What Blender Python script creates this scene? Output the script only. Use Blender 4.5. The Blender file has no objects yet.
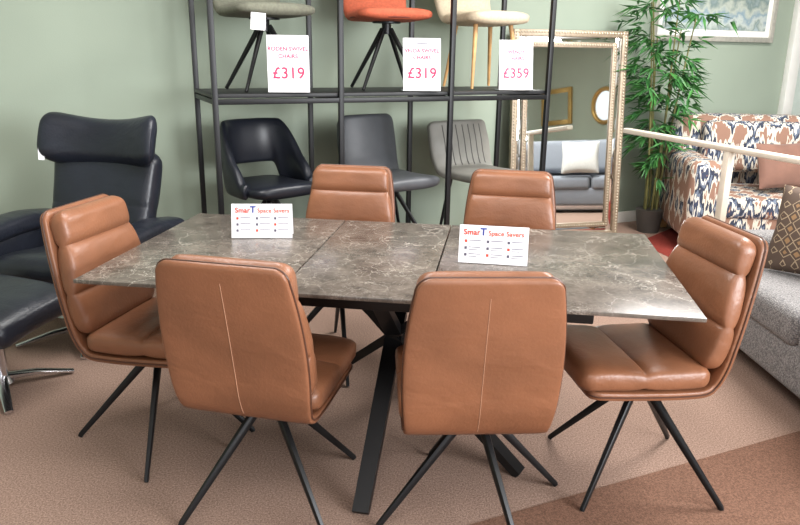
import bpy, bmesh, math, random
from mathutils import Vector, Matrix
from mathutils.bvhtree import BVHTree
random.seed(7)
COL=bpy.context.scene.collection
R=math.radians
# ------------------------------------------------------------------ materials
def s2l(c):
    return tuple(((v/255)/12.92 if v/255<=.04045 else ((v/255+.055)/1.055)**2.4) for v in c)+(1,)
def newmat(name):
    m=bpy.data.materials.new(name); m.use_nodes=True
    nt=m.node_tree; b=nt.nodes['Principled BSDF']
    return m,nt,b
def nd(nt,t,**k):
    n=nt.nodes.new(t)
    for a,v in k.items():
        if a in n.inputs.keys(): n.inputs[a].default_value=v
        else: setattr(n,a,v)
    return n
def mat(name,rgb,rough=.5,metal=0,var=.12,scale=8,bump=0,bscale=200,rgb2=None,coat=0,sheen=0,detail=3,crease=0,spec=.5):
    m,nt,b=newmat(name)
    tc=nd(nt,'ShaderNodeTexCoord')
    no=nd(nt,'ShaderNodeTexNoise'); no.inputs['Scale'].default_value=scale; no.inputs['Detail'].default_value=detail
    nt.links.new(tc.outputs['Object'],no.inputs['Vector'])
    cr=nd(nt,'ShaderNodeValToRGB')
    c=s2l(rgb); c2=s2l(rgb2) if rgb2 else tuple(v*(1-var) for v in c[:3])+(1,)
    c1=c if rgb2 else tuple(min(1,v*(1+var)) for v in c[:3])+(1,)
    cr.color_ramp.elements[0].position=.35; cr.color_ramp.elements[1].position=.65
    cr.color_ramp.elements[0].color=c2; cr.color_ramp.elements[1].color=c1
    nt.links.new(no.outputs['Fac'],cr.inputs['Fac']); nt.links.new(cr.outputs['Color'],b.inputs['Base Color'])
    b.inputs['Roughness'].default_value=rough; b.inputs['Metallic'].default_value=metal
    b.inputs['Coat Weight'].default_value=coat; b.inputs['Sheen Weight'].default_value=sheen
    b.inputs['Specular IOR Level'].default_value=spec
    last=None
    if bump:
        n2=nd(nt,'ShaderNodeTexNoise'); n2.inputs['Scale'].default_value=bscale; n2.inputs['Detail'].default_value=2
        nt.links.new(tc.outputs['Object'],n2.inputs['Vector'])
        bp=nd(nt,'ShaderNodeBump'); bp.inputs['Strength'].default_value=bump; bp.inputs['Distance'].default_value=.01
        nt.links.new(n2.outputs['Fac'],bp.inputs['Height']); last=bp
    if crease:
        mp=nd(nt,'ShaderNodeMapping'); mp.inputs['Scale'].default_value=(1,1.4,2.0); nt.links.new(tc.outputs['Object'],mp.inputs['Vector'])
        n3=nd(nt,'ShaderNodeTexNoise'); n3.inputs['Scale'].default_value=5.0; n3.inputs['Detail'].default_value=2.0; n3.inputs['Distortion'].default_value=.5
        nt.links.new(mp.outputs[0],n3.inputs['Vector'])
        b3=nd(nt,'ShaderNodeBump'); b3.inputs['Strength'].default_value=crease; b3.inputs['Distance'].default_value=.05
        nt.links.new(n3.outputs['Fac'],b3.inputs['Height'])
        if last: nt.links.new(last.outputs['Normal'],b3.inputs['Normal'])
        last=b3
    if last: nt.links.new(last.outputs['Normal'],b.inputs['Normal'])
    return m
M_tan=mat('tan_leather',(127,83,58),.38,var=.16,scale=4,bump=.1,bscale=110,crease=.14,spec=.5)
M_tan_edge=mat('tan_piping',(78,48,34),.45,var=.1,scale=5)
M_thread=mat('thread',(172,130,104),.7,var=.05)
M_black=mat('black_metal',(20,20,22),.42,metal=.3,var=.1)
M_blackshelf=mat('black_shelf',(28,28,30),.5,var=.1)
M_bleather=mat('black_leather',(29,32,41),.36,var=.18,scale=6,bump=.12,bscale=80,crease=.18)
M_bleather2=mat('smooth_black_leather',(28,31,40),.4,var=.1,scale=6)
M_chrome=mat('brushed_steel',(214,214,218),.22,metal=1,var=.05)
M_greyfab=mat('grey_woven_fabric',(146,142,140),.95,bump=.7,bscale=170,sheen=.2,rgb2=(78,76,78),scale=150,detail=6)
M_greyfab2=mat('blue_grey_fabric',(130,134,142),.95,var=.15,scale=200,bump=.3,bscale=300)
M_palefab=mat('off_white_fabric',(190,188,184),.95,var=.08,scale=100)
M_slate=mat('slate_leather',(76,78,82),.45,var=.12,scale=6,bump=.1)
M_taupe=mat('taupe_leather',(132,130,123),.5,var=.08,scale=6)
M_taupe_d=mat('taupe_seam',(82,80,76),.6,var=.05)
M_sage=mat('sage_fabric',(108,108,94),.9,var=.12,scale=60,bump=.2)
M_rust=mat('rust_fabric',(180,88,60),.85,var=.12,scale=60,bump=.2)
M_rustdark=mat('rust_piping',(110,46,32),.8,var=.1)
M_cream=mat('cream_fabric',(200,184,158),.85,var=.08,scale=60,bump=.15)
M_oak=mat('light_oak',(200,154,100),.5,var=.15,scale=14)
M_rail=mat('cream_wood',(226,214,198),.45,var=.06,scale=10)
M_card=mat('white_card',(232,230,234),.5,var=.01)
M_acryl=mat('clear_edge',(205,215,218),.2,var=.02)
M_red=mat('crimson_print',(178,40,84),.6,var=.02)
M_redprint=mat('red_print',(212,66,42),.6,var=.02)
M_orangeprint=mat('orange_print',(216,78,46),.6,var=.02)
M_blueprint=mat('navy_print',(48,62,140),.6,var=.02)
M_inkprint=mat('dark_print',(84,80,96),.6,var=.02)
M_champ=mat('champagne_frame',(146,130,110),.42,metal=.3,var=.15,scale=40)
M_bead=mat('champagne_bead',(196,184,162),.35,metal=.4,var=.15,scale=60)
M_whiteframe=mat('white_frame',(232,230,224),.5,var=.03)
M_silver=mat('silver_frame',(196,192,182),.4,metal=.4,var=.08,scale=30)
M_mount=mat('mount_board',(236,236,230),.7,var=.02)
M_pot=mat('grey_pot',(70,66,62),.6,var=.1)
M_cane=mat('bamboo_cane',(104,102,58),.5,var=.2,scale=20)
M_leaf=mat('bamboo_leaf',(72,130,62),.5,rgb2=(34,82,42),scale=12)
M_brownpil=mat('rust_velvet',(116,82,68),.8,var=.12,sheen=.2)
M_glass_d=mat('pale_pane',(196,206,198),.2,var=.05)
M_gold=mat('gold_frame',(180,146,84),.38,metal=.7,var=.1)
def mirror_mat():
    m,nt,b=newmat('mirror_glass'); b.inputs['Base Color'].default_value=(.9,.93,.92,1)
    b.inputs['Metallic'].default_value=1; b.inputs['Roughness'].default_value=.02; return m
M_mirror=mirror_mat()
def wall_mat(name,rgb):
    return mat(name,rgb,.8,var=.03,scale=1.2,bump=.05,bscale=120)
M_wall=wall_mat('sage_wall',(151,162,146)); M_ceil=wall_mat('white_ceiling',(225,225,220))
def carpet(name,rgb,rgb2):
    m,nt,b=newmat(name); tc=nd(nt,'ShaderNodeTexCoord')
    n=nd(nt,'ShaderNodeTexNoise'); n.inputs['Scale'].default_value=150; n.inputs['Detail'].default_value=7; n.inputs['Roughness'].default_value=.85
    n2=nd(nt,'ShaderNodeTexNoise'); n2.inputs['Scale'].default_value=1.3
    nt.links.new(tc.outputs['Object'],n.inputs['Vector']); nt.links.new(tc.outputs['Object'],n2.inputs['Vector'])
    cr=nd(nt,'ShaderNodeValToRGB'); cr.color_ramp.elements[0].position=.38; cr.color_ramp.elements[1].position=.62
    cr.color_ramp.elements[0].color=s2l(rgb2); cr.color_ramp.elements[1].color=s2l(rgb)
    nt.links.new(n.outputs['Fac'],cr.inputs['Fac'])
    mx=nd(nt,'ShaderNodeMix',data_type='RGBA',blend_type='MULTIPLY'); mx.inputs[0].default_value=.15
    nt.links.new(cr.outputs['Color'],mx.inputs[6]); nt.links.new(n2.outputs['Fac'],mx.inputs[7])
    nt.links.new(mx.outputs[2],b.inputs['Base Color']); b.inputs['Roughness'].default_value=1
    b.inputs['Specular IOR Level'].default_value=.1
    bp=nd(nt,'ShaderNodeBump'); bp.inputs['Strength'].default_value=.5; bp.inputs['Distance'].default_value=.008
    nt.links.new(n.outputs['Fac'],bp.inputs['Height']); nt.links.new(bp.outputs['Normal'],b.inputs['Normal'])
    return m
M_carpet=carpet('brown_pile_carpet',(182,154,138),(108,85,74))
M_carpet2=carpet('dark_brown_carpet',(142,108,90),(88,63,52))
M_rug=carpet('red_carpet',(150,66,56),(96,38,34))
def ceramic():
    m,nt,b=newmat('veined_ceramic'); tc=nd(nt,'ShaderNodeTexCoord')
    L=nt.links.new
    n=nd(nt,'ShaderNodeTexNoise'); n.inputs['Scale'].default_value=9; n.inputs['Detail'].default_value=12; n.inputs['Roughness'].default_value=.76
    L(tc.outputs['Object'],n.inputs['Vector'])
    cr=nd(nt,'ShaderNodeValToRGB'); cr.color_ramp.elements[0].position=.34; cr.color_ramp.elements[1].position=.68
    cr.color_ramp.elements[0].color=s2l((62,55,50)); cr.color_ramp.elements[1].color=s2l((118,108,99))
    L(n.outputs['Fac'],cr.inputs['Fac'])
    nx=nd(nt,'ShaderNodeTexNoise'); nx.inputs['Scale'].default_value=6; nx.inputs['Detail'].default_value=6; nx.inputs['Roughness'].default_value=.6
    L(tc.outputs['Object'],nx.inputs['Vector'])
    va=nd(nt,'ShaderNodeVectorMath',operation='SCALE'); va.inputs['Scale'].default_value=.24
    L(nx.outputs['Color'],va.inputs[0])
    ad=nd(nt,'ShaderNodeVectorMath',operation='ADD'); L(tc.outputs['Object'],ad.inputs[0]); L(va.outputs[0],ad.inputs[1])
    out=cr.outputs['Color']
    for sc,wd,lo,hi,st,ns in((7,.018,.42,.62,.55,3),(15,.034,.44,.64,.40,4),(28,.05,.46,.66,.24,5)):
        vo=nd(nt,'ShaderNodeTexVoronoi',feature='DISTANCE_TO_EDGE'); vo.inputs['Scale'].default_value=sc
        L(ad.outputs[0],vo.inputs['Vector'])
        vr=nd(nt,'ShaderNodeValToRGB'); vr.color_ramp.elements[0].position=.0; vr.color_ramp.elements[1].position=wd
        vr.color_ramp.elements[0].color=(1,1,1,1); vr.color_ramp.elements[1].color=(0,0,0,1)
        L(vo.outputs['Distance'],vr.inputs['Fac'])
        n3=nd(nt,'ShaderNodeTexNoise'); n3.inputs['Scale'].default_value=ns; n3.inputs['Detail'].default_value=4; n3.noise_dimensions='4D'; n3.inputs['W'].default_value=sc
        L(ad.outputs[0],n3.inputs['Vector'])
        r3=nd(nt,'ShaderNodeValToRGB'); r3.color_ramp.elements[0].position=lo; r3.color_ramp.elements[1].position=hi
        L(n3.outputs['Fac'],r3.inputs['Fac'])
        mu=nd(nt,'ShaderNodeMath',operation='MULTIPLY'); L(vr.outputs['Color'],mu.inputs[0]); L(r3.outputs['Color'],mu.inputs[1])
        mu2=nd(nt,'ShaderNodeMath',operation='MULTIPLY'); mu2.inputs[1].default_value=st; L(mu.outputs[0],mu2.inputs[0])
        mx=nd(nt,'ShaderNodeMix',data_type='RGBA'); L(mu2.outputs[0],mx.inputs[0]); L(out,mx.inputs[6]); mx.inputs[7].default_value=s2l((210,202,190)); out=mx.outputs[2]
    L(out,b.inputs['Base Color']); b.inputs['Roughness'].default_value=.25; b.inputs['Specular IOR Level'].default_value=.5
    return m
M_ceramic=ceramic()
def ikat():
    m,nt,b=newmat('ikat_fabric'); tc=nd(nt,'ShaderNodeTexCoord')
    mp=nd(nt,'ShaderNodeMapping'); mp.inputs['Scale'].default_value=(1.6,1.6,.9); nt.links.new(tc.outputs['Object'],mp.inputs['Vector'])
    mq=nd(nt,'ShaderNodeMapping'); mq.inputs['Scale'].default_value=(38,38,5); nt.links.new(tc.outputs['Object'],mq.inputs['Vector'])
    nx=nd(nt,'ShaderNodeTexNoise'); nx.inputs['Scale'].default_value=1; nx.inputs['Detail'].default_value=3; nt.links.new(mq.outputs[0],nx.inputs['Vector'])
    va=nd(nt,'ShaderNodeVectorMath',operation='SCALE'); va.inputs['Scale'].default_value=.18; nt.links.new(nx.outputs['Color'],va.inputs[0])
    ad=nd(nt,'ShaderNodeVectorMath',operation='ADD'); nt.links.new(mp.outputs[0],ad.inputs[0]); nt.links.new(va.outputs[0],ad.inputs[1])
    vo=nd(nt,'ShaderNodeTexVoronoi',distance='MANHATTAN'); vo.inputs['Scale'].default_value=3.8; vo.inputs['Randomness'].default_value=.3
    nt.links.new(ad.outputs[0],vo.inputs['Vector'])
    cr=nd(nt,'ShaderNodeValToRGB'); cr.color_ramp.interpolation='CONSTANT'; e=cr.color_ramp.elements
    e[0].position=0; e[0].color=s2l((196,190,178)); e[1].position=.14; e[1].color=s2l((138,102,84))
    for p,c in((.22,(50,58,78)),(.40,(200,194,182)),(.52,(96,106,122)),(.62,(44,50,66)),(.76,(194,186,172)),(.93,(132,100,84))):
        x=e.new(p); x.color=s2l(c)
    nt.links.new(vo.outputs['Distance'],cr.inputs['Fac']); nt.links.new(cr.outputs['Color'],b.inputs['Base Color']); b.inputs['Roughness'].default_value=.9
    return m
M_ikat=ikat()
def geo():
    m,nt,b=newmat('diamond_fabric'); tc=nd(nt,'ShaderNodeTexCoord')
    vo=nd(nt,'ShaderNodeTexVoronoi',distance='MANHATTAN'); vo.inputs['Scale'].default_value=17; vo.inputs['Randomness'].default_value=0
    nt.links.new(tc.outputs['Object'],vo.inputs['Vector'])
    cr=nd(nt,'ShaderNodeValToRGB'); cr.color_ramp.interpolation='CONSTANT'; e=cr.color_ramp.elements
    e[0].position=0;e[0].color=s2l((150,118,84)); e[1].position=.3;e[1].color=s2l((84,68,58))
    x=e.new(.55);x.color=s2l((166,146,120)); x=e.new(.66);x.color=s2l((88,72,62))
    nt.links.new(vo.outputs['Distance'],cr.inputs['Fac']); nt.links.new(cr.outputs['Color'],b.inputs['Base Color']); b.inputs['Roughness'].default_value=.9
    return m
M_geo=geo()
def landscape():
    m,nt,b=newmat('muted_landscape_print'); tc=nd(nt,'ShaderNodeTexCoord')
    sp=nd(nt,'ShaderNodeSeparateXYZ'); nt.links.new(tc.outputs['Object'],sp.inputs[0])
    n=nd(nt,'ShaderNodeTexNoise'); n.inputs['Scale'].default_value=9; n.inputs['Detail'].default_value=6; nt.links.new(tc.outputs['Object'],n.inputs['Vector'])
    ma=nd(nt,'ShaderNodeMath',operation='MULTIPLY_ADD'); ma.inputs[1].default_value=.4; nt.links.new(n.outputs['Fac'],ma.inputs[0]); nt.links.new(sp.outputs['Z'],ma.inputs[2])
    m2=nd(nt,'ShaderNodeMath',operation='ADD'); m2.inputs[1].default_value=.22; nt.links.new(ma.outputs[0],m2.inputs[0])
    cr=nd(nt,'ShaderNodeValToRGB'); e=cr.color_ramp.elements
    e[0].position=.0;e[0].color=s2l((170,184,190)); e[1].position=.6;e[1].color=s2l((206,214,220))
    for p,c in((.04,(130,146,140)),(.10,(190,198,192)),(.16,(134,156,168)),(.22,(184,190,178)),(.30,(120,138,136)),(.40,(170,182,184))):
        x=e.new(p); x.color=s2l(c)
    nt.links.new(m2.outputs[0],cr.inputs['Fac']); nt.links.new(cr.outputs['Color'],b.inputs['Base Color']); b.inputs['Roughness'].default_value=.3
    return m
M_land=landscape()
# ------------------------------------------------------------------ geometry helpers
def obj(name,me,m=None,parent=None,loc=(0,0,0),rot=(0,0,0),smooth=True):
    o=bpy.data.objects.new(name,me); COL.objects.link(o)
    if m is not None and me is not None and not me.materials: me.materials.append(m)
    if me is not None and smooth:
        for p in me.polygons: p.use_smooth=True
        try: me.set_sharp_from_angle(angle=R(40))
        except Exception: pass
    o.parent=parent; o.location=loc; o.rotation_euler=rot
    return o
def empty(name,loc=(0,0,0),yaw=0,label=None,cat=None,group=None,parent=None):
    o=bpy.data.objects.new(name,None); COL.objects.link(o); o.empty_display_size=.1
    o.location=loc; o.rotation_euler=(0,0,yaw); o.parent=parent
    tag(o,label,cat,group); return o
def tag(o,label=None,cat=None,group=None,kind=None):
    if label: o['label']=label
    if cat: o['category']=cat
    if group: o['group']=group
    if kind: o['kind']=kind
    return o
def from_bm(name,bm):
    me=bpy.data.meshes.new(name); bmesh.ops.recalc_face_normals(bm,faces=bm.faces); bm.to_mesh(me); bm.free(); return me
def add_box(bm,size,loc=(0,0,0),bev=0,seg=3,rot=None):
    r=bmesh.ops.create_cube(bm,size=1); vs=r['verts']
    for v in vs: v.co=Vector((v.co.x*size[0],v.co.y*size[1],v.co.z*size[2]))
    es=list({e for v in vs for e in v.link_edges})
    if bev>0:
        rr=bmesh.ops.bevel(bm,geom=es,offset=bev,segments=seg,profile=.5,affect='EDGES'); vs=list({v for f in rr['faces'] for v in f.verts})
    M=Matrix.Translation(loc)@(rot.to_4x4() if rot else Matrix())
    for v in vs: v.co=M@v.co
def box(name,size,loc=(0,0,0),bev=.004,seg=3,m=None,parent=None,rot=(0,0,0)):
    bm=bmesh.new(); add_box(bm,size,(0,0,0),bev,seg)
    return obj(name,from_bm(name,bm),m,parent,loc,rot)
def add_sweep(bm,pts,wid,hei,seg=4,up=Vector((0,0,1)),n=2.0):
    pts=[Vector(p) for p in pts]; N=len(pts); rings=[]
    if not isinstance(wid,(list,tuple)): wid=[wid]*N
    if not isinstance(hei,(list,tuple)): hei=[hei]*N
    for i,p in enumerate(pts):
        t=(pts[min(i+1,N-1)]-pts[max(i-1,0)]).normalized()
        s=t.cross(up)
        if s.length<1e-3: s=t.cross(Vector((0,1,0)))
        s.normalize(); u=s.cross(t).normalized(); ring=[]
        for k in range(seg):
            a=2*math.pi*(k+.5)/seg; c,q=math.cos(a),math.sin(a)
            if seg==4: c=math.copysign(1,c);q=math.copysign(1,q)
            else:
                c=math.copysign(abs(c)**(2/n),c);q=math.copysign(abs(q)**(2/n),q)
            ring.append(bm.verts.new(p+s*c*wid[i]/2+u*q*hei[i]/2))
        rings.append(ring)
    for i in range(N-1):
        for k in range(seg):
            bm.faces.new((rings[i][k],rings[i][(k+1)%seg],rings[i+1][(k+1)%seg],rings[i+1][k]))
    bm.faces.new(rings[0][::-1]); bm.faces.new(rings[-1])
def sweep(name,pts,w,h=None,seg=12,m=None,parent=None,n=2.0,up=Vector((0,0,1)),loc=(0,0,0),rot=(0,0,0)):
    bm=bmesh.new(); add_sweep(bm,pts,w,h if h is not None else w,seg,up,n)
    return obj(name,from_bm(name,bm),m,parent,loc,rot)
def add_cyl(bm,r1,r2,z0,z1,seg=24,c=(0,0)):
    r=bmesh.ops.create_cone(bm,cap_ends=True,segments=seg,radius1=r1,radius2=r2,depth=z1-z0)
    for v in r['verts']: v.co+=Vector((c[0],c[1],(z0+z1)/2))
def crom(P,n=12):
    out=[]; P=[Vector(p) for p in P]; Q=[2*P[0]-P[1]]+P+[2*P[-1]-P[-2]]
    for i in range(1,len(Q)-2):
        a,b,c,d=Q[i-1],Q[i],Q[i+1],Q[i+2]
        for k in range(n):
            t=k/n; out.append(.5*((2*b)+(c-a)*t+(2*a-5*b+4*c-d)*t*t+(3*b-a-3*c+d)*t**3))
    out.append(P[-1]); return out
def loft_mesh(name,path,width,thick,n=4,curve=0,rw=.04,rt=.02,seg=36,N=56,piping=None):
    P=crom([(0,p[0],p[1]) for p in path],14)
    L=[0]
    for a,b in zip(P,P[1:]): L.append(L[-1]+(b-a).length)
    T=L[-1]; ss=[]
    E=max(rw,rt)
    for i in range(9): ss.append(E*(1-math.cos(i/9*math.pi/2)))
    M=N-18
    for i in range(M+1): ss.append(E+(T-2*E)*i/M)
    for i in range(8,-1,-1): ss.append(T-E*(1-math.cos(i/9*math.pi/2)))
    bm=bmesh.new(); rings=[]; edge=[]
    def at(s):
        for i in range(len(L)-1):
            if s<=L[i+1]+1e-9:
                f=(s-L[i])/max(1e-9,L[i+1]-L[i]); return P[i].lerp(P[i+1],f)
        return P[-1]
    for s in ss:
        p=at(s); t=(at(min(T,s+.012))-at(max(0,s-.012))).normalized()
        nn=Vector((0,-t.z,t.y)); e=min(s,T-s); f=s/T
        w=width(f) if callable(width) else width
        h=thick(f) if callable(thick) else thick
        if e<rw: w-=2*(rw-math.sqrt(max(0,rw*rw-(rw-e)**2)))
        if e<rt: h*=max(.06,math.sqrt(max(0,1-(1-e/rt)**2)))
        ring=[]
        for k in range(seg):
            a=2*math.pi*k/seg; c,q=math.cos(a),math.sin(a)
            c=math.copysign(abs(c)**(2/n),c);q=math.copysign(abs(q)**(2/n),q)
            cv=curve(f) if callable(curve) else curve
            off=q*h/2+cv*(c*w/2)**2
            ring.append(bm.verts.new((c*w/2,p.y+nn.y*off,p.z+nn.z*off)))
        rings.append(ring); edge.append((w/2,p.y,p.z))
    for a,b in zip(rings,rings[1:]):
        for k in range(seg): bm.faces.new((a[k],a[(k+1)%seg],b[(k+1)%seg],b[k]))
    bm.faces.new(rings[0]); bm.faces.new(rings[-1])
    me=from_bm(name,bm)
    if piping is not None: return me,edge
    return me
def clone(root,loc,yaw,label=None):
    def rec(o,par):
        c=o.copy(); COL.objects.link(c); c.parent=par
        for ch in o.children: rec(ch,c)
        return c
    r=rec(root,None); r.location=loc; r.rotation_euler=(0,0,yaw)
    if label: r['label']=label
    return r
def text(name,s,size,m,parent,loc,rot=(R(90),0,0),align='CENTER',bold=0,sp=1.0):
    cu=bpy.data.curves.new(name,'FONT'); cu.body=s; cu.size=size; cu.align_x=align; cu.extrude=.0004; cu.space_character=sp
    t=bpy.data.objects.new(name,cu); COL.objects.link(t)
    dg=bpy.context.evaluated_depsgraph_get(); me=bpy.data.meshes.new_from_object(t.evaluated_get(dg))
    bpy.data.objects.remove(t); me.materials.clear()
    if bold>0:
        bm=bmesh.new()
        for k,(dx,dy) in enumerate(((1,0),(-1,0),(0,1),(0,-1),(.7,.7),(-.7,-.7),(.7,-.7),(-.7,.7))):
            n0=len(bm.verts); bm.from_mesh(me); bm.verts.ensure_lookup_table()
            for v in bm.verts[n0:]: v.co+=Vector((dx*bold,dy*bold,k*.00002))
        bm.to_mesh(me); bm.free()
    return obj(name,me,m,parent,loc,rot,smooth=False)
def pillow_mesh(name,w,h,t,n=22,p=.42):
    bm=bmesh.new(); G={}
    for sgn in(1,-1):
        for i in range(n+1):
            for j in range(n+1):
                u=-1+2*i/n; v=-1+2*j/n
                edge=i in(0,n) or j in(0,n)
                if sgn==-1 and edge: G[(sgn,i,j)]=G[(1,i,j)]; continue
                k=(max(0,(1-u*u)*(1-v*v)))**p
                pin=1-.06*(1-abs(u*v))*max(abs(u),abs(v))**4
                G[(sgn,i,j)]=bm.verts.new((u*w/2*pin,sgn*k*t/2,v*h/2*pin))
        for i in range(n):
            for j in range(n):
                f=[G[(sgn,i,j)],G[(sgn,i+1,j)],G[(sgn,i+1,j+1)],G[(sgn,i,j+1)]]
                bm.faces.new(f if sgn==-1 else f[::-1])
    return from_bm(name,bm)
# ------------------------------------------------------------------ camera
f_px,TH,PH,H=723.,.287,.015,1.494
cam=bpy.data.objects.new('camera',bpy.data.cameras.new('camera')); COL.objects.link(cam)
cam.data.sensor_width=36; cam.data.lens=f_px/800*36
Rr=Vector((1,0,0));U0=Vector((0,math.sin(TH),math.cos(TH)));F=Vector((0,math.cos(TH),-math.sin(TH)))
c,s=math.cos(PH),math.sin(PH); RX=Rr*c+U0*s; UY=U0*c-Rr*s
cam.matrix_world=Matrix(((RX.x,UY.x,-F.x,0),(RX.y,UY.y,-F.y,0),(RX.z,UY.z,-F.z,H),(0,0,0,1)))
bpy.context.scene.camera=cam
# ------------------------------------------------------------------ room
WA=.429; WD=Vector((math.cos(WA),math.sin(WA))); WN=Vector((math.sin(WA),-math.cos(WA)))
def WP(s_,o_,z=0): return (-1.32+WD.x*s_+WN.x*o_,4.95+WD.y*s_+WN.y*o_,z)
def poly(name,pts,m,z=0,th=.05):
    bm=bmesh.new(); vs=[bm.verts.new((x,y,z)) for x,y in pts]; f=bm.faces.new(vs)
    r=bmesh.ops.extrude_face_region(bm,geom=[f])
    for v in r['geom']:
        if isinstance(v,bmesh.types.BMVert): v.co.z-=th
    return obj(name,from_bm(name,bm),m,smooth=False)
tag(poly('floor',[(-3.5,-3),(7,-3),(7,9.2),(-3.5,9.2)],M_carpet),kind='structure')
tag(poly('ceiling',[(-3.5,-3),(7,-3),(7,9.2),(-3.5,9.2)],M_ceil,z=3.0),kind='structure')
def wallseg(name,a,b,m,h=2.95):
    a=Vector(a);b=Vector(b);d=b-a;L=d.length
    o=box(name,(L,.1,h),((a.x+b.x)/2,(a.y+b.y)/2,h/2),0,1,m,rot=(0,0,math.atan2(d.y,d.x))); return tag(o,kind='structure')
p0=WP(-2.4,-.05); p1=WP(9.1,-.05)
wallseg('wall_back',p0[:2],p1[:2],M_wall)
wallseg('wall_left',(-3.5,-3),(-3.5,4.0),M_wall)
wallseg('wall_right',(7,-3),(7,8.9),M_wall)
wallseg('wall_front',(4.6,-3),(7,-3),M_wall)
def on_wall(name,s0,s1,z0,z1,o_,th,m,bev=.003):
    p=WP((s0+s1)/2,o_+th/2,(z0+z1)/2); return box(name,(s1-s0,th,z1-z0),p,bev,2,m,rot=(0,0,WA))
tag(on_wall('baseboard_back',-2.4,9,0,.1,.0,.015,M_whiteframe),kind='structure')
WS=6.28
wn=empty('window_1',WP(WS,0,0),WA); tag(wn,kind='structure')
for nme,sz,lc in(('trim_1',(.13,.06,1.7),(-.72,-.03,1.6)),('trim_2',(.13,.06,1.7),(.72,-.03,1.6)),('trim_3',(1.57,.06,.12),(0,-.03,.78)),('trim_4',(1.57,.06,.12),(0,-.03,2.42))):
    tag(box(nme,sz,lc,.004,2,M_whiteframe,wn),kind='structure')
tag(box('window_2',(1.36,.012,1.6),(0,-.012,1.6),0,1,M_glass_d,wn),kind='structure')
tag(poly('floor',[(1.62,2.66),(.22,2.02),(-.2,1.4),(3.3,1.2),(3.3,3.35)],M_carpet2,z=.003,th=.003),kind='structure')
tag(poly('floor',[(1.95,5.75),(2.1,5.1),(4.6,5.1),(4.6,6.3),(2.4,6.25)],M_rug,z=.003,th=.003),kind='structure')
# ------------------------------------------------------------------ dining table
TA=-.139; TX,TY=-.016,2.601; TL,TW=1.974,1.014
tb=empty('dining_table',(TX,TY,0),TA,'extending dining table with veined grey-brown ceramic top, black metal legs','table')
s0,s1=-.30,.17
for nm,a,b in(('tabletop',-TL/2,s0-.0022),('extension_leaf',s0+.0022,s1-.0022),('tabletop',s1+.0022,TL/2)):
    bm=bmesh.new(); add_box(bm,(b-a,TW,.014),((a+b)/2,0,.753),.003,2)
    obj(nm,from_bm(nm,bm),M_ceramic,tb)
box('apron',(1.18,.72,.075),(.10,0,.70),.006,2,M_black,tb)
box('apron_rail',(1.80,.06,.03),(0,.22,.728),.004,2,M_black,tb)
box('apron_rail',(1.80,.06,.03),(0,-.22,.728),.004,2,M_black,tb)
feet=[(-.03,-.53),(.50,-.20),(.03,.53),(-.50,.22)]
for i,(fx,fy) in enumerate(feet):
    sweep('leg',[(-fx*.52,-fy*.52,.665),(0,0,.44),(fx,fy,.004)],[.056,.066,.056],[.03,.034,.03],4,M_black,tb)
# ------------------------------------------------------------------ dining chair prototype (faces +Y)
def seg_bulge(f,brk,base,b):
    for a,c in zip(brk,brk[1:]):
        if f<=c+1e-9:
            x=(f-(a+c)/2)/((c-a)/2); return base+b*max(0,1-abs(x)**3)**.6
    return base
ch=empty('dining_chair',(0,0,0),0,'tan leather dining chair','chair','tan dining chairs around the table')
def bw(f): return .415+.05*math.sin(min(1,f*1.25+.1)*math.pi)**.8-.03*f
shell_path=[(.245,.408),(.10,.398),(-.10,.392),(-.185,.405),(-.222,.47),(-.245,.58),(-.275,.73),(-.308,.88),(-.316,.922)]
def sw(f):
    if f<.45: return .435
    g=(f-.45)/.55
    return .425+.04*math.sin(min(1,g*1.1)*math.pi)**.8-.028*g
me,edge=loft_mesh('outer_shell',shell_path,sw,.034,n=8,rw=.045,rt=.012,N=90,seg=48,piping=True)
sh=obj('outer_shell',me,M_tan,ch)
bm=bmesh.new()
for off in(-.016,):
    pass
e1=[Vector((w_+.0008,y,z)) for w_,y,z in edge[2:-1]]; e2=[Vector((-w_-.0008,y,z)) for w_,y,z in edge[2:-1]]
add_sweep(bm,e1+e2[::-1],.007,.007,6,up=Vector((0,.3,1)))
obj('piping',from_bm('piping',bm),M_tan_edge,sh)
back_path=[(-.165,.475),(-.195,.56),(-.224,.71),(-.255,.855),(-.268,.922)]
me=loft_mesh('back_cushion',back_path,lambda f:bw(f),lambda f:seg_bulge(f,(0,.36,.74,1),.046,.042),n=4.6,rw=.05,rt=.030,N=110)
obj('back_cushion',me,M_tan,ch)
seat_path=[(-.185,.455),(-.05,.452),(.10,.455),(.22,.460),(.28,.446)]
me=loft_mesh('seat_cushion',seat_path,lambda f:.462-.012*f,lambda f:seg_bulge(f,(0,.52,1),.066,.026),n=4.6,rw=.05,rt=.035,N=90)
obj('seat_cushion',me,M_tan,ch)
bm=bmesh.new(); bm.from_mesh(sh.data); bvh=BVHTree.FromBMesh(bm); pts=[]
for i in range(28):
    z=.412+(.865-.412)*i/27
    hit=bvh.ray_cast(Vector((0,-1,z)),Vector((0,1,0)))
    if hit[0]: pts.append(hit[0]+Vector((0,-.0002,0)))
bm.free()
sweep('stitched_seam',pts,.0022,.0022,6,M_thread,sh,up=Vector((0,1,0)))
hb=bmesh.new(); add_cyl(hb,.10,.10,.372,.382); add_cyl(hb,.032,.028,.335,.375); add_cyl(hb,.045,.045,.325,.345)
base=obj('swivel_base',from_bm('swivel_base',hb),M_black,ch)
lb=bmesh.new(); add_sweep(lb,[(.0,0,.352),(.05,0,.335),(.335,0,.012),(.338,0,.004)],[.026,.026,.015,.015],[.032,.032,.020,.018],8,n=4)
lm=from_bm('leg',lb)
for k in range(4): obj('leg',lm,M_black,base,(0,0,0),(0,0,k*math.pi/2))
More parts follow.
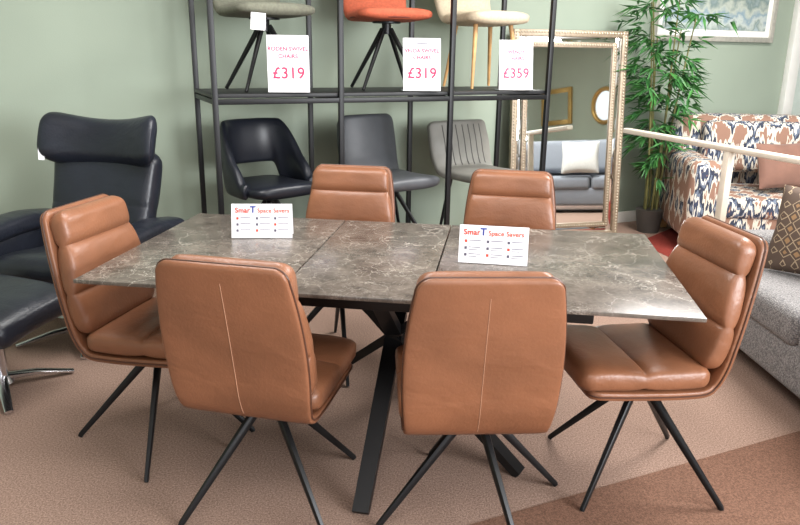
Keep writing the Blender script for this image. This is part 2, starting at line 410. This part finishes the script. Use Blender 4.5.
def place(root,x,y,yaw,basew,label,bs=(0,0),proto=False):
    r=root if proto else clone(root,(x,y,0),yaw)
    r.location=(x,y,0); r.rotation_euler=(0,0,yaw); r['label']=label
    for cc in r.children:
        if cc.name.startswith('swivel_base'):
            cc.rotation_euler=(0,0,basew-yaw)
            v=Matrix.Rotation(-yaw,3,'Z')@Vector((bs[0],bs[1],0)); cc.location=v
    return r
seats=[(-.425,2.21,R(-13),R(38),'tan leather dining chair turned slightly, seat under the table edge',(-.005,0)),
(.225,2.125,R(3),R(22),'tan leather dining chair with centre back seam, tucked in squarely',(.03,.01)),
(-.92,2.61,R(-103),R(5),'tan leather channel-back dining chair at table end by the recliner',(0,-.03)),
(.84,2.40,R(98),R(47),'tan leather channel-back dining chair beside the grey sofa',(.02,-.04)),
(-.29,3.36,R(172),R(10),'tan leather dining chair across table, before black tub chair',(0,0)),
(.50,3.28,R(170),R(30),'tan leather dining chair facing across table, near leaning mirror',(0,0))]
place(ch,*seats[0],proto=True)
for s_ in seats[1:]: place(ch,*s_)
# ------------------------------------------------------------------ shelf unit
SO=Vector((-1.03,4.06)); BAY=.734; DEP=.60; SZ=1.244
def SP(k,d,z): return (SO.x+WD.x*BAY*k-WN.x*d, SO.y+WD.y*BAY*k-WN.y*d, z)
su=empty('display_shelving',(SO.x,SO.y,0),WA,'tall black metal open shelving displaying chairs','shelving')
for k in range(4):
    for d in(0,DEP): box('upright',(.03,.03,2.3),(BAY*k,d,1.15),.002,2,M_black,su)
for z in(SZ,.20,2.28):
    box('shelf_board',(BAY*3+.03,DEP-.02,.022),(BAY*1.5,DEP/2,z-.014),.003,2,M_blackshelf,su)
    for d in(0,DEP): box('cross_rail',(BAY*3,.024,.03),(BAY*1.5,d,z-.045),.002,2,M_black,su)
    for k in range(4): box('side_rail',(.024,DEP-.03,.028),(BAY*k,DEP/2,z-.045),.002,2,M_black,su)
# ------------------------------------------------------------------ display chairs (face +Y local)
def leg4(parent,m,r=.27,h=.36,w=.02,seg=8,yaw0=45,name='leg'):
    for k in range(4):
        a=R(yaw0+90*k); sweep(name,[(.03*math.cos(a),.03*math.sin(a),h),(r*math.cos(a),r*math.sin(a),.004)],[w*1.3,w*.8],[w*1.5,w],seg,m,parent,n=4)
def disp_chair(loc,yaw,label,seatm,kind,legm=M_black,swivel=True,channels=False,bh=.42,bwid=.46,seatw=.44,curve=-1.0,sp=.17,rake=0,st=.085):
    e=empty('display_chair',loc,yaw,label,'chair','chairs displayed on the black shelving')
    if swivel:
        b=bmesh.new(); add_cyl(b,.03,.03,.34,.42); add_cyl(b,.09,.09,.405,.415); bo=obj('pedestal',from_bm('pedestal',b),legm,e)
        leg4(bo,legm,h=.37,yaw0=40)
    else:
        for sx in(-1,1):
            for sy in(-1,1): sweep('leg',[(sx*sp,sy*(sp-.02),.42),(sx*(sp+.05),sy*(sp+.04),.004)],[.032,.02],[.032,.02],10,legm,e)
    me=loft_mesh('seat',[(-.22,.455),(-.08,.448),(.08,.452),(.20,.458),(.245,.45)],lambda f:seatw+.05*f,lambda f:st,n=3.2,rw=.09,rt=.03)
    obj('seat',me,seatm,e)
    if kind=='tub':
        bm=bmesh.new(); n=60; rings=[]
        for i in range(n+1):
            a=-1.9+3.8*i/n; q=abs(a)/1.9
            sa,ca=math.sin(a),math.cos(a)
            x=.245*math.copysign(abs(sa)**.7,sa); y=-.24*math.copysign(abs(ca)**.7,ca)+.02
            top=.865-.345*min(1,max(0,(q-.42)/.50))**1.6
            g=min(1,max(0,(q-.28)/.15)); g=g*g*(3-2*g)
            bot=.57-.155*g
            top=max(top,bot+.03)
            nx,ny=math.sin(a),-math.cos(a); ring=[]
            for (zz,o) in((bot,-.005),((bot+top)/2,-.035),(top-.03,-.028),(top,.002),(top-.03,.03),((bot+top)/2,.035),(bot,.024)):
                k=(zz-.5)*.14*math.cos(min(1.5,abs(a)))
                ring.append(bm.verts.new((x+nx*o,y+ny*o-k,zz)))
            rings.append(ring)
        for a_,b_ in zip(rings,rings[1:]):
            for k in range(7): bm.faces.new((a_[k],a_[(k+1)%7],b_[(k+1)%7],b_[k]))
        bm.faces.new(rings[0]);bm.faces.new(rings[-1][::-1])
        o=obj('wrap_backrest',from_bm('wrap_backrest',bm),seatm,e)
        md=o.modifiers.new('sub','SUBSURF'); md.levels=1; md.render_levels=2
    else:
        bt=(lambda f:.075-.02*f) if not channels else (lambda f:.06)
        me=loft_mesh('backrest',[(-.10,.455),(-.19,.48),(-.235,.56),(-.265-rake*.3,.66),(-.30-rake*.8,.46+bh*.85),(-.315-rake,.46+bh)],lambda f:bwid*(.86+.14*math.sin(min(1,f*1.2)*math.pi/1.4)),bt,n=3.5 if not channels else 5,rw=.07 if not channels else .05,rt=.025,curve=curve,N=70)
        bk=obj('backrest',me,seatm,e)
        if channels:
            b2=bmesh.new(); b2.from_mesh(bk.data); bv=BVHTree.FromBMesh(b2)
            for i in range(-3,4):
                x=i*.055; pts=[]
                for j in range(16):
                    z=.50+(.46+bh-.03-.50)*j/15
                    hit=bv.ray_cast(Vector((x,1,z)),Vector((0,-1,0)))
                    if hit[0]: pts.append(hit[0]+Vector((0,.001,0)))
                if len(pts)>3: sweep('channel_seam',pts,.007,.007,6,M_taupe_d,bk,up=Vector((0,1,0)))
            b2.free()
    return e
def shc(k,d,z,yaw,*a,**kw): return disp_chair(SP(k,d,z),R(yaw),*a,**kw)
zl=.2
shc(.50,.30,zl-.0,222,'black leather tub chair with open lower back, on the low shelf',M_bleather2,'tub')
shc(1.62,.27,zl,216,'slate grey leather chair with upright back, on the low shelf',M_slate,'plain',bh=.405,bwid=.47,seatw=.47,curve=.8,rake=-.02)
shc(2.58,.27,zl,212,'taupe channel-stitched dining chair with black legs, on low shelf',M_taupe,'plain',channels=True,bh=.345,bwid=.53,swivel=False,curve=.5,rake=.0)
shc(.50,.30,SZ,215,'sage grey fabric swivel chair with black splayed legs, upper shelf',M_sage,'plain',curve=.6,st=.07)
c2=shc(1.58,.32,SZ,200,'rust orange fabric swivel chair with dark piping, upper shelf',M_rust,'plain',curve=.6,st=.07)
sweep('piping',[( .235*math.sin(a)*.99,.01+.24*math.cos(a)*.98,.436) for a in [i/40*2*math.pi for i in range(41)]],.008,.008,6,M_rustdark,c2)
shc(2.58,.36,SZ,208,'cream fabric dining chair with pale oak legs, upper shelf',M_cream,'plain',legm=M_oak,swivel=False,sp=.14,curve=.6)
def swing(loc,yaw,label,w=.075,h=.10):
    e=box('swing_tag',(w,.002,h),loc,0,1,M_card,rot=(0,R(4),yaw)); tag(e,label,'tag'); return e
swing(tuple(Vector(SP(.35,.0,SZ+.385))),R(10),'small white paper tag hanging from the sage chair',.08,.09)
# price cards
def price_card(k,d,yaw,l1,l2,price,label):
    e=empty('price_card',SP(k,d,SZ+.002),R(yaw),label,'sign','price cards on the black shelving')
    p=box('card_panel',(.236,.004,.315),(0,0,.158),.001,1,M_card,e,rot=(R(-7),0,0))
    box('stand_foot',(.236,.07,.004),(0,.02,.003),.001,1,M_acryl,e)
    text('printed_text',l1,.031,M_red,p,(0,-.0026,.072),bold=.0011,sp=1.05); text('printed_text',l2,.031,M_red,p,(0,-.0026,.032),bold=.0011,sp=1.05)
    box('printed_rule',(.07,.0008,.005),(0,-.0026,.125),0,1,M_inkprint,p)
    text('printed_price',price,.088,M_red,p,(0,-.0026,-.080),bold=.0015,sp=1.04)
    box('printed_rule',(.12,.0008,.003),(0,-.0026,.010),0,1,M_inkprint,p)
    return e
price_card(.58,.02,12,'RODEN SWIVEL','CHAIRS','£319','white price card in a clear stand reading £319')
price_card(1.73,.02,10,'VELDA SWIVEL','CHAIRS','£319','white price card in a clear stand reading £319 below rust chair')
price_card(2.66,.02,14,'WENDY','CHAIRS','£359','white price card in a clear stand reading £359')
# table signs
def table_sign(x,y,yaw,w,h,label):
    e=empty('table_sign',(x,y,.7602),yaw,label,'sign','white folded signs on the dining table')
    p=box('card_front',(w,.002,h),(0,-.017,h/2),0,1,M_card,e,rot=(R(-14),0,0))
    box('card_rear',(w,.002,h),(0,.017,h/2),0,1,M_card,e,rot=(R(14),0,0))
    z1=h*.25; x0=-w*.44
    for t_,sz,m_,bd,gap in(('Smar',.028,M_redprint,.0008,-.0004),('T',.036,M_blueprint,.0013,.006),('Space Savers',.0235,M_orangeprint,.0005,0)):
        o=text('printed_text',t_,sz,m_,p,(x0,-.0016,z1),align='LEFT',bold=bd,sp=1.04)
        x0+=max(v.co.x for v in o.data.vertices)+gap
    for ri,zz in enumerate((.08,-.10,-.28)):
        for ci,cx in enumerate((-.40,-.08,.22)):
            box('printed_icon',(.009,.0008,.010),(w*cx,-.0016,h*zz),.0,1,M_redprint if (ri+ci)%3==0 else M_inkprint,p)
            box('printed_line',(w*.17,.0008,.0025),(w*(cx+.13),-.0016,h*zz+.003),0,1,M_inkprint,p)
            if ri!=0: box('printed_line',(w*.12,.0008,.002),(w*(cx+.105),-.0016,h*zz-.006),0,1,M_inkprint,p)
    return e
table_sign(-.555,2.83,R(4),.24,.135,'white folded card sign with red and blue heading')
table_sign(.335,2.51,R(-9),.245,.135,'white folded card sign tilted beside the table centre')
# ------------------------------------------------------------------ recliner + footstool (face -Y local)
def star(parent,r,h,n=5,ph=0):
    b=bmesh.new(); add_cyl(b,.035,.03,.03,h); add_cyl(b,.055,.04,.03,.06); o=obj('star_base',from_bm('star_base',b),M_chrome,parent)
    for k in range(n):
        a=ph+2*math.pi*k/n
        sweep('base_leg',[(0,0,.055),(r*.5*math.cos(a),r*.5*math.sin(a),.045),(r*math.cos(a),r*math.sin(a),.012)],[.05,.045,.034],[.03,.022,.016],10,M_chrome,o,n=3)
    return o
rc=empty('recliner_chair',(-1.66,3.62,0),R(-12),'black leather swivel recliner with headrest and polished steel base','armchair')
star(rc,.36,.28,5,R(-60))
obj('seat',loft_mesh('seat',[(.28,.37),(.0,.385),(-.24,.41),(-.34,.39)],.60,.20,n=3.6,rw=.07,rt=.08),M_bleather,rc)
obj('backrest',loft_mesh('backrest',[(.20,.42),(.27,.58),(.34,.76),(.385,.93)],lambda f:.57+.05*f,lambda f:.17+.03*math.sin(f*math.pi)+seg_bulge(f,(0,.42,1),0,.025),n=3,rw=.07,rt=.06,curve=.7,N=90),M_bleather,rc)
obj('headrest',loft_mesh('headrest',[(.315,.86),(.335,.95),(.37,1.04),(.40,1.095)],lambda f:.67,lambda f:.15+.04*math.sin(f*math.pi),n=2.6,rw=.08,rt=.07,curve=1.2),M_bleather,rc)
for sx in(-1,1):
    ar=obj('armrest',loft_mesh('armrest',[(.30,.55),(.05,.585),(-.22,.575),(-.30,.545)],.17,.11,n=3,rw=.06,rt=.04),M_bleather,rc,(sx*.38,0,0))
    obj('arm_panel',loft_mesh('arm_panel',[(.26,.42),(.0,.42),(-.24,.42)],.09,.28,n=4,rw=.03,rt=.05),M_bleather,rc,(sx*.36,0,0))
swing((-1.925,3.86,.93),R(20),'white paper tag hanging from the black recliner headrest',.03,.065)
ft=empty('footstool',(-1.77,2.94,0),R(-22),'black leather footstool with polished steel star base','footstool')
so=star(ft,.30,.27,4,R(55)); so.location=(-.03,.02,0)
obj('cushion',loft_mesh('cushion',[(.23,.41),(.0,.385),(-.20,.345)],.54,lambda f:.16,n=3.4,rw=.06,rt=.07),M_bleather,ft)
# ------------------------------------------------------------------ sofas (face -Y local)
def sofa(name,loc,yaw,L,D,m,label,seats=2,top=.85,arm_h=.62,arm_w=.2,footm=M_oak,group=None,seat_top=.45,bcm=None):
    e=empty(name,loc,yaw,label,'sofa',group)
    box('base',(L-.06,D-.06,.22),(0,0,.2),.03,3,m,e)
    for sx in(-1,1): box('arm',(arm_w,D-.02,arm_h-.09),(sx*(L/2-arm_w/2),-.01,.09+(arm_h-.09)/2),.07,5,m,e)
    box('backrest',(L-.04,.24,top-.14),(0,D/2-.12,.10+(top-.1)/2),.08,5,m,e)
    iw=(L-2*arm_w)/seats
    for i in range(seats):
        x=-L/2+arm_w+iw*(i+.5)
        box('seat_cushion',(iw-.01,D-.26,.17),(x,-.12,seat_top-.085),.05,4,m,e)
        box('back_cushion',(iw-.02,.17,.42),(x,D/2-.30,seat_top+.20+(top-.85)*.6),.07,5,bcm or m,e,rot=(R(-10),0,0))
    for sx in(-1,1):
        for sy in(-1,1): box('foot',(.05,.05,.10),(sx*(L/2-.08),sy*(D/2-.08),.05),.005,2,footm,e)
    return e
sofa('sofa',(2.14,2.87,0),R(-88),1.9,.96,M_greyfab,'grey woven fabric sofa beside the dining chairs',arm_h=.60,footm=M_black)
sofa('sofa',(3.30,5.80,0),R(-6),2.15,1.0,M_ikat,'rust, navy and cream ikat-patterned sofa on red carpet',arm_h=.72,top=1.03,arm_w=.24,bcm=M_ikat)
sofa('sofa',(3.85,3.45,0),R(-135),2.1,.92,M_greyfab2,'blue-grey fabric sofa reflected in the leaning mirror',bcm=M_greyfab2,footm=M_oak,top=.92)
def cushion(loc,rot,w,h,t,m,label):
    o=obj('scatter_cushion',pillow_mesh('scatter_cushion',w,h,t),m,None,loc,rot); tag(o,label,'cushion'); return o
cushion((2.02,3.38,.665),(R(-16),0,R(-50)),.45,.43,.14,M_geo,'brown and mustard diamond-patterned square cushion on the grey sofa')
cushion((2.98,5.66,.66),(R(-20),0,R(10)),.42,.36,.14,M_brownpil,'plain brown velvet cushion on the patterned sofa')
cushion((3.42,5.58,.67),(R(-22),0,R(-8)),.45,.42,.15,M_ikat,'ikat-patterned cushion on the matching sofa')
cushion((3.5,3.62,.68),(R(-22),0,R(-135)),.45,.42,.15,M_palefab,'off-white cushion on the blue-grey sofa')
# ------------------------------------------------------------------ handrail
ra=Vector((1.70,5.50));rb=Vector((2.25,3.92)); rd=rb-ra
hr=empty('handrail',(ra.x,ra.y,0),math.atan2(rd.y,rd.x),'pale cream wooden handrail on square posts','handrail')
RL=rd.length
box('top_rail',(RL+.06,.055,.038),(RL/2,0,.93),.010,3,M_rail,hr)
for q in(.62,.985): box('post',(.05,.05,.915),(RL*q,0,.4575),.006,2,M_rail,hr)
# ------------------------------------------------------------------ leaning mirror
mh,mw=1.66,.98
mr=empty('leaning_mirror',WP(2.80,.30,0),0,'tall mirror in beaded champagne frame leaning on the wall','mirror')
mr.rotation_euler=(R(-4.5),0,R(14))
def frame_mesh(name,w,h,t,dp,m,parent,y=0,z0=0):
    bm=bmesh.new()
    for sx in(-1,1): add_box(bm,(t,dp,h),(sx*(w/2-t/2),y,z0+h/2),.004,2)
    for z in(z0+t/2,z0+h-t/2): add_box(bm,(w-2*t+.002,dp,t),(0,y,z),.004,2)
    return obj(name,from_bm(name,bm),m,parent)
frame_mesh('outer_frame',mw,mh,.05,.045,M_champ,mr)
frame_mesh('inner_frame',mw-.18,mh-.18,.04,.04,M_champ,mr,0,.09)
box('mirror_glass',(mw-.22,.006,mh-.22),(0,-.002,mh/2),0,1,M_mirror,mr)
frame_mesh('mirrored_border',mw-.06,mh-.06,.072,.012,M_mirror,mr,0,.03)
def beads(name,w,h,z0,r,step,parent,y):
    bm=bmesh.new()
    nx=int(w/step);nz=int(h/step); P=[]
    for i in range(nx+1): P+=[(-w/2+w*i/nx,z0),(-w/2+w*i/nx,z0+h)]
    for i in range(1,nz): P+=[(-w/2,z0+h*i/nz),(w/2,z0+h*i/nz)]
    for x,z in P:
        bmesh.ops.create_icosphere(bm,subdivisions=1,radius=r,matrix=Matrix.Translation((x,y,z)))
    return obj(name,from_bm(name,bm),M_bead,parent)
beads('bead_trim',mw-.04,mh-.04,.02,.009,.024,mr,-.023)
beads('bead_trim',mw-.22,mh-.22,.11,.008,.022,mr,-.021)
gm=empty('round_mirror',(6.93,.4,1.62),0,'small round gold-framed mirror on the green wall','mirror')
ts=[]
bm=bmesh.new(); N=40
for i in range(N):
    a0=2*math.pi*i/N; ring=[]
    for k in range(8):
        b0=2*math.pi*k/8; rr=.30+.04*math.cos(b0); ring.append(bm.verts.new((.04*math.sin(b0)-.01,rr*math.cos(a0),rr*math.sin(a0))))
    ts.append(ring)
for i in range(N):
    for k in range(8): bm.faces.new((ts[i][k],ts[i][(k+1)%8],ts[(i+1)%N][(k+1)%8],ts[(i+1)%N][k]))
obj('frame',from_bm('frame',bm),M_gold,gm)
bm=bmesh.new(); bmesh.ops.create_cone(bm,cap_ends=True,segments=40,radius1=.29,radius2=.29,depth=.01)
obj('mirror_glass',from_bm('mirror_glass',bm),M_mirror,gm,(0,0,0),(0,R(90),0))
gf=empty('wall_mirror',(6.93,-.95,1.35),R(-90),'rectangular gold-framed mirror on the green wall','mirror')
frame_mesh('frame',.9,.7,.09,.04,M_gold,gf)
box('mirror_glass',(.76,.006,.56),(0,.0,.35),0,1,M_mirror,gf)
# ------------------------------------------------------------------ framed picture
fp=empty('framed_picture',WP(4.50,.03,1.60),WA,'silver-framed pale landscape print on the green wall','picture')
pw,phh=1.46,.95
frame_mesh('frame',pw,phh,.045,.04,M_silver,fp)
box('mount',(pw-.08,.006,phh-.08),(0,.006,phh/2),0,1,M_mount,fp)
box('print',(pw-.22,.006,phh-.20),(0,-.001,phh/2),0,1,M_land,fp)
# ------------------------------------------------------------------ bamboo plant
PP=WP(3.66,.36); pl=empty('potted_bamboo',PP,WA,'tall artificial bamboo plant in dark pot beside mirror','plant')
b=bmesh.new(); add_cyl(b,.09,.12,0,.2,28); obj('pot',from_bm('pot',b),M_pot,pl)
bl=bmesh.new()
for i in range(6):
    a=i*1.05; x0,y0=.05*math.cos(a),.05*math.sin(a); tx,ty=random.uniform(-.24,.20),random.uniform(-.14,.06); hh=random.uniform(1.6,2.1)
    pts=[(x0+tx*(k/10)**1.5,y0+ty*(k/10)**1.5,.12+(hh-.12)*k/10) for k in range(11)]
    wd=[.022-.0012*k for k in range(11)]
    sweep('cane',pts,wd,wd,8,M_cane,pl)
    for j in range(32):
        f_=.20+.80*random.random()**.75; k=f_*10; k0=min(9,int(k)); p=Vector(pts[k0]).lerp(Vector(pts[k0+1]),k-k0)
        az=random.uniform(0,2*math.pi); tl=random.uniform(.04,.10+.22*f_)
        d=Vector((math.cos(az),math.sin(az),random.uniform(-.1,.6))).normalized()
        q=p+d*tl
        for l in range(random.choice((4,5,6))):
            az2=az+random.uniform(-1.2,1.2); ld=Vector((math.cos(az2),math.sin(az2)*.8,random.uniform(-.7,.4))).normalized()
            ln=random.uniform(.11,.20); w=.014
            sd=ld.cross(Vector((random.uniform(-.4,.4),random.uniform(-.4,.4),1))).normalized()
            P4=[q,q+ld*ln*.35+sd*w,q+ld*ln+Vector((0,0,-.03)),q+ld*ln*.35-sd*w]
            sh_=max(0,max(v.y for v in P4)-.27)
            v=[bl.verts.new(v-Vector((0,sh_,0))) for v in P4]
            bl.faces.new((v[0],v[1],v[2])); bl.faces.new((v[0],v[2],v[3]))
me=bpy.data.meshes.new('foliage'); bl.to_mesh(me); bl.free()
fo=obj('foliage',me,M_leaf,pl,smooth=False); tag(fo,kind='stuff')
# ------------------------------------------------------------------ light
w=bpy.data.worlds.new('world'); bpy.context.scene.world=w; w.use_nodes=True
w.node_tree.nodes['Background'].inputs['Color'].default_value=(.92,.96,1,1); w.node_tree.nodes['Background'].inputs['Strength'].default_value=1.1
def area(name,loc,rot,sx,sy,p,col=(1,1,1)):
    l=bpy.data.lights.new(name,'AREA'); l.shape='RECTANGLE'; l.size=sx; l.size_y=sy; l.energy=p; l.color=col
    o=bpy.data.objects.new(name,l); COL.objects.link(o); o.location=loc; o.rotation_euler=rot
area('ceiling_fill',(-.6,2.9,2.93),(0,0,0),1.8,1.0,62,(1,.99,.97))  # fill panels added under the ceiling, which shuts out the world light
area('ceiling_fill',(2.6,4.0,2.93),(0,0,0),1.6,1.0,175,(1,.99,.97))
area('ceiling_fill',(.2,0.4,2.93),(0,0,0),1.8,1.0,35,(1,.99,.98))
area('window_light',(4.3,-.9,1.9),(R(80),0,R(56)),3.0,1.8,380,(.95,.97,1))
bpy.context.scene.view_settings.view_transform='Standard'
bpy.context.scene.view_settings.exposure=0.30
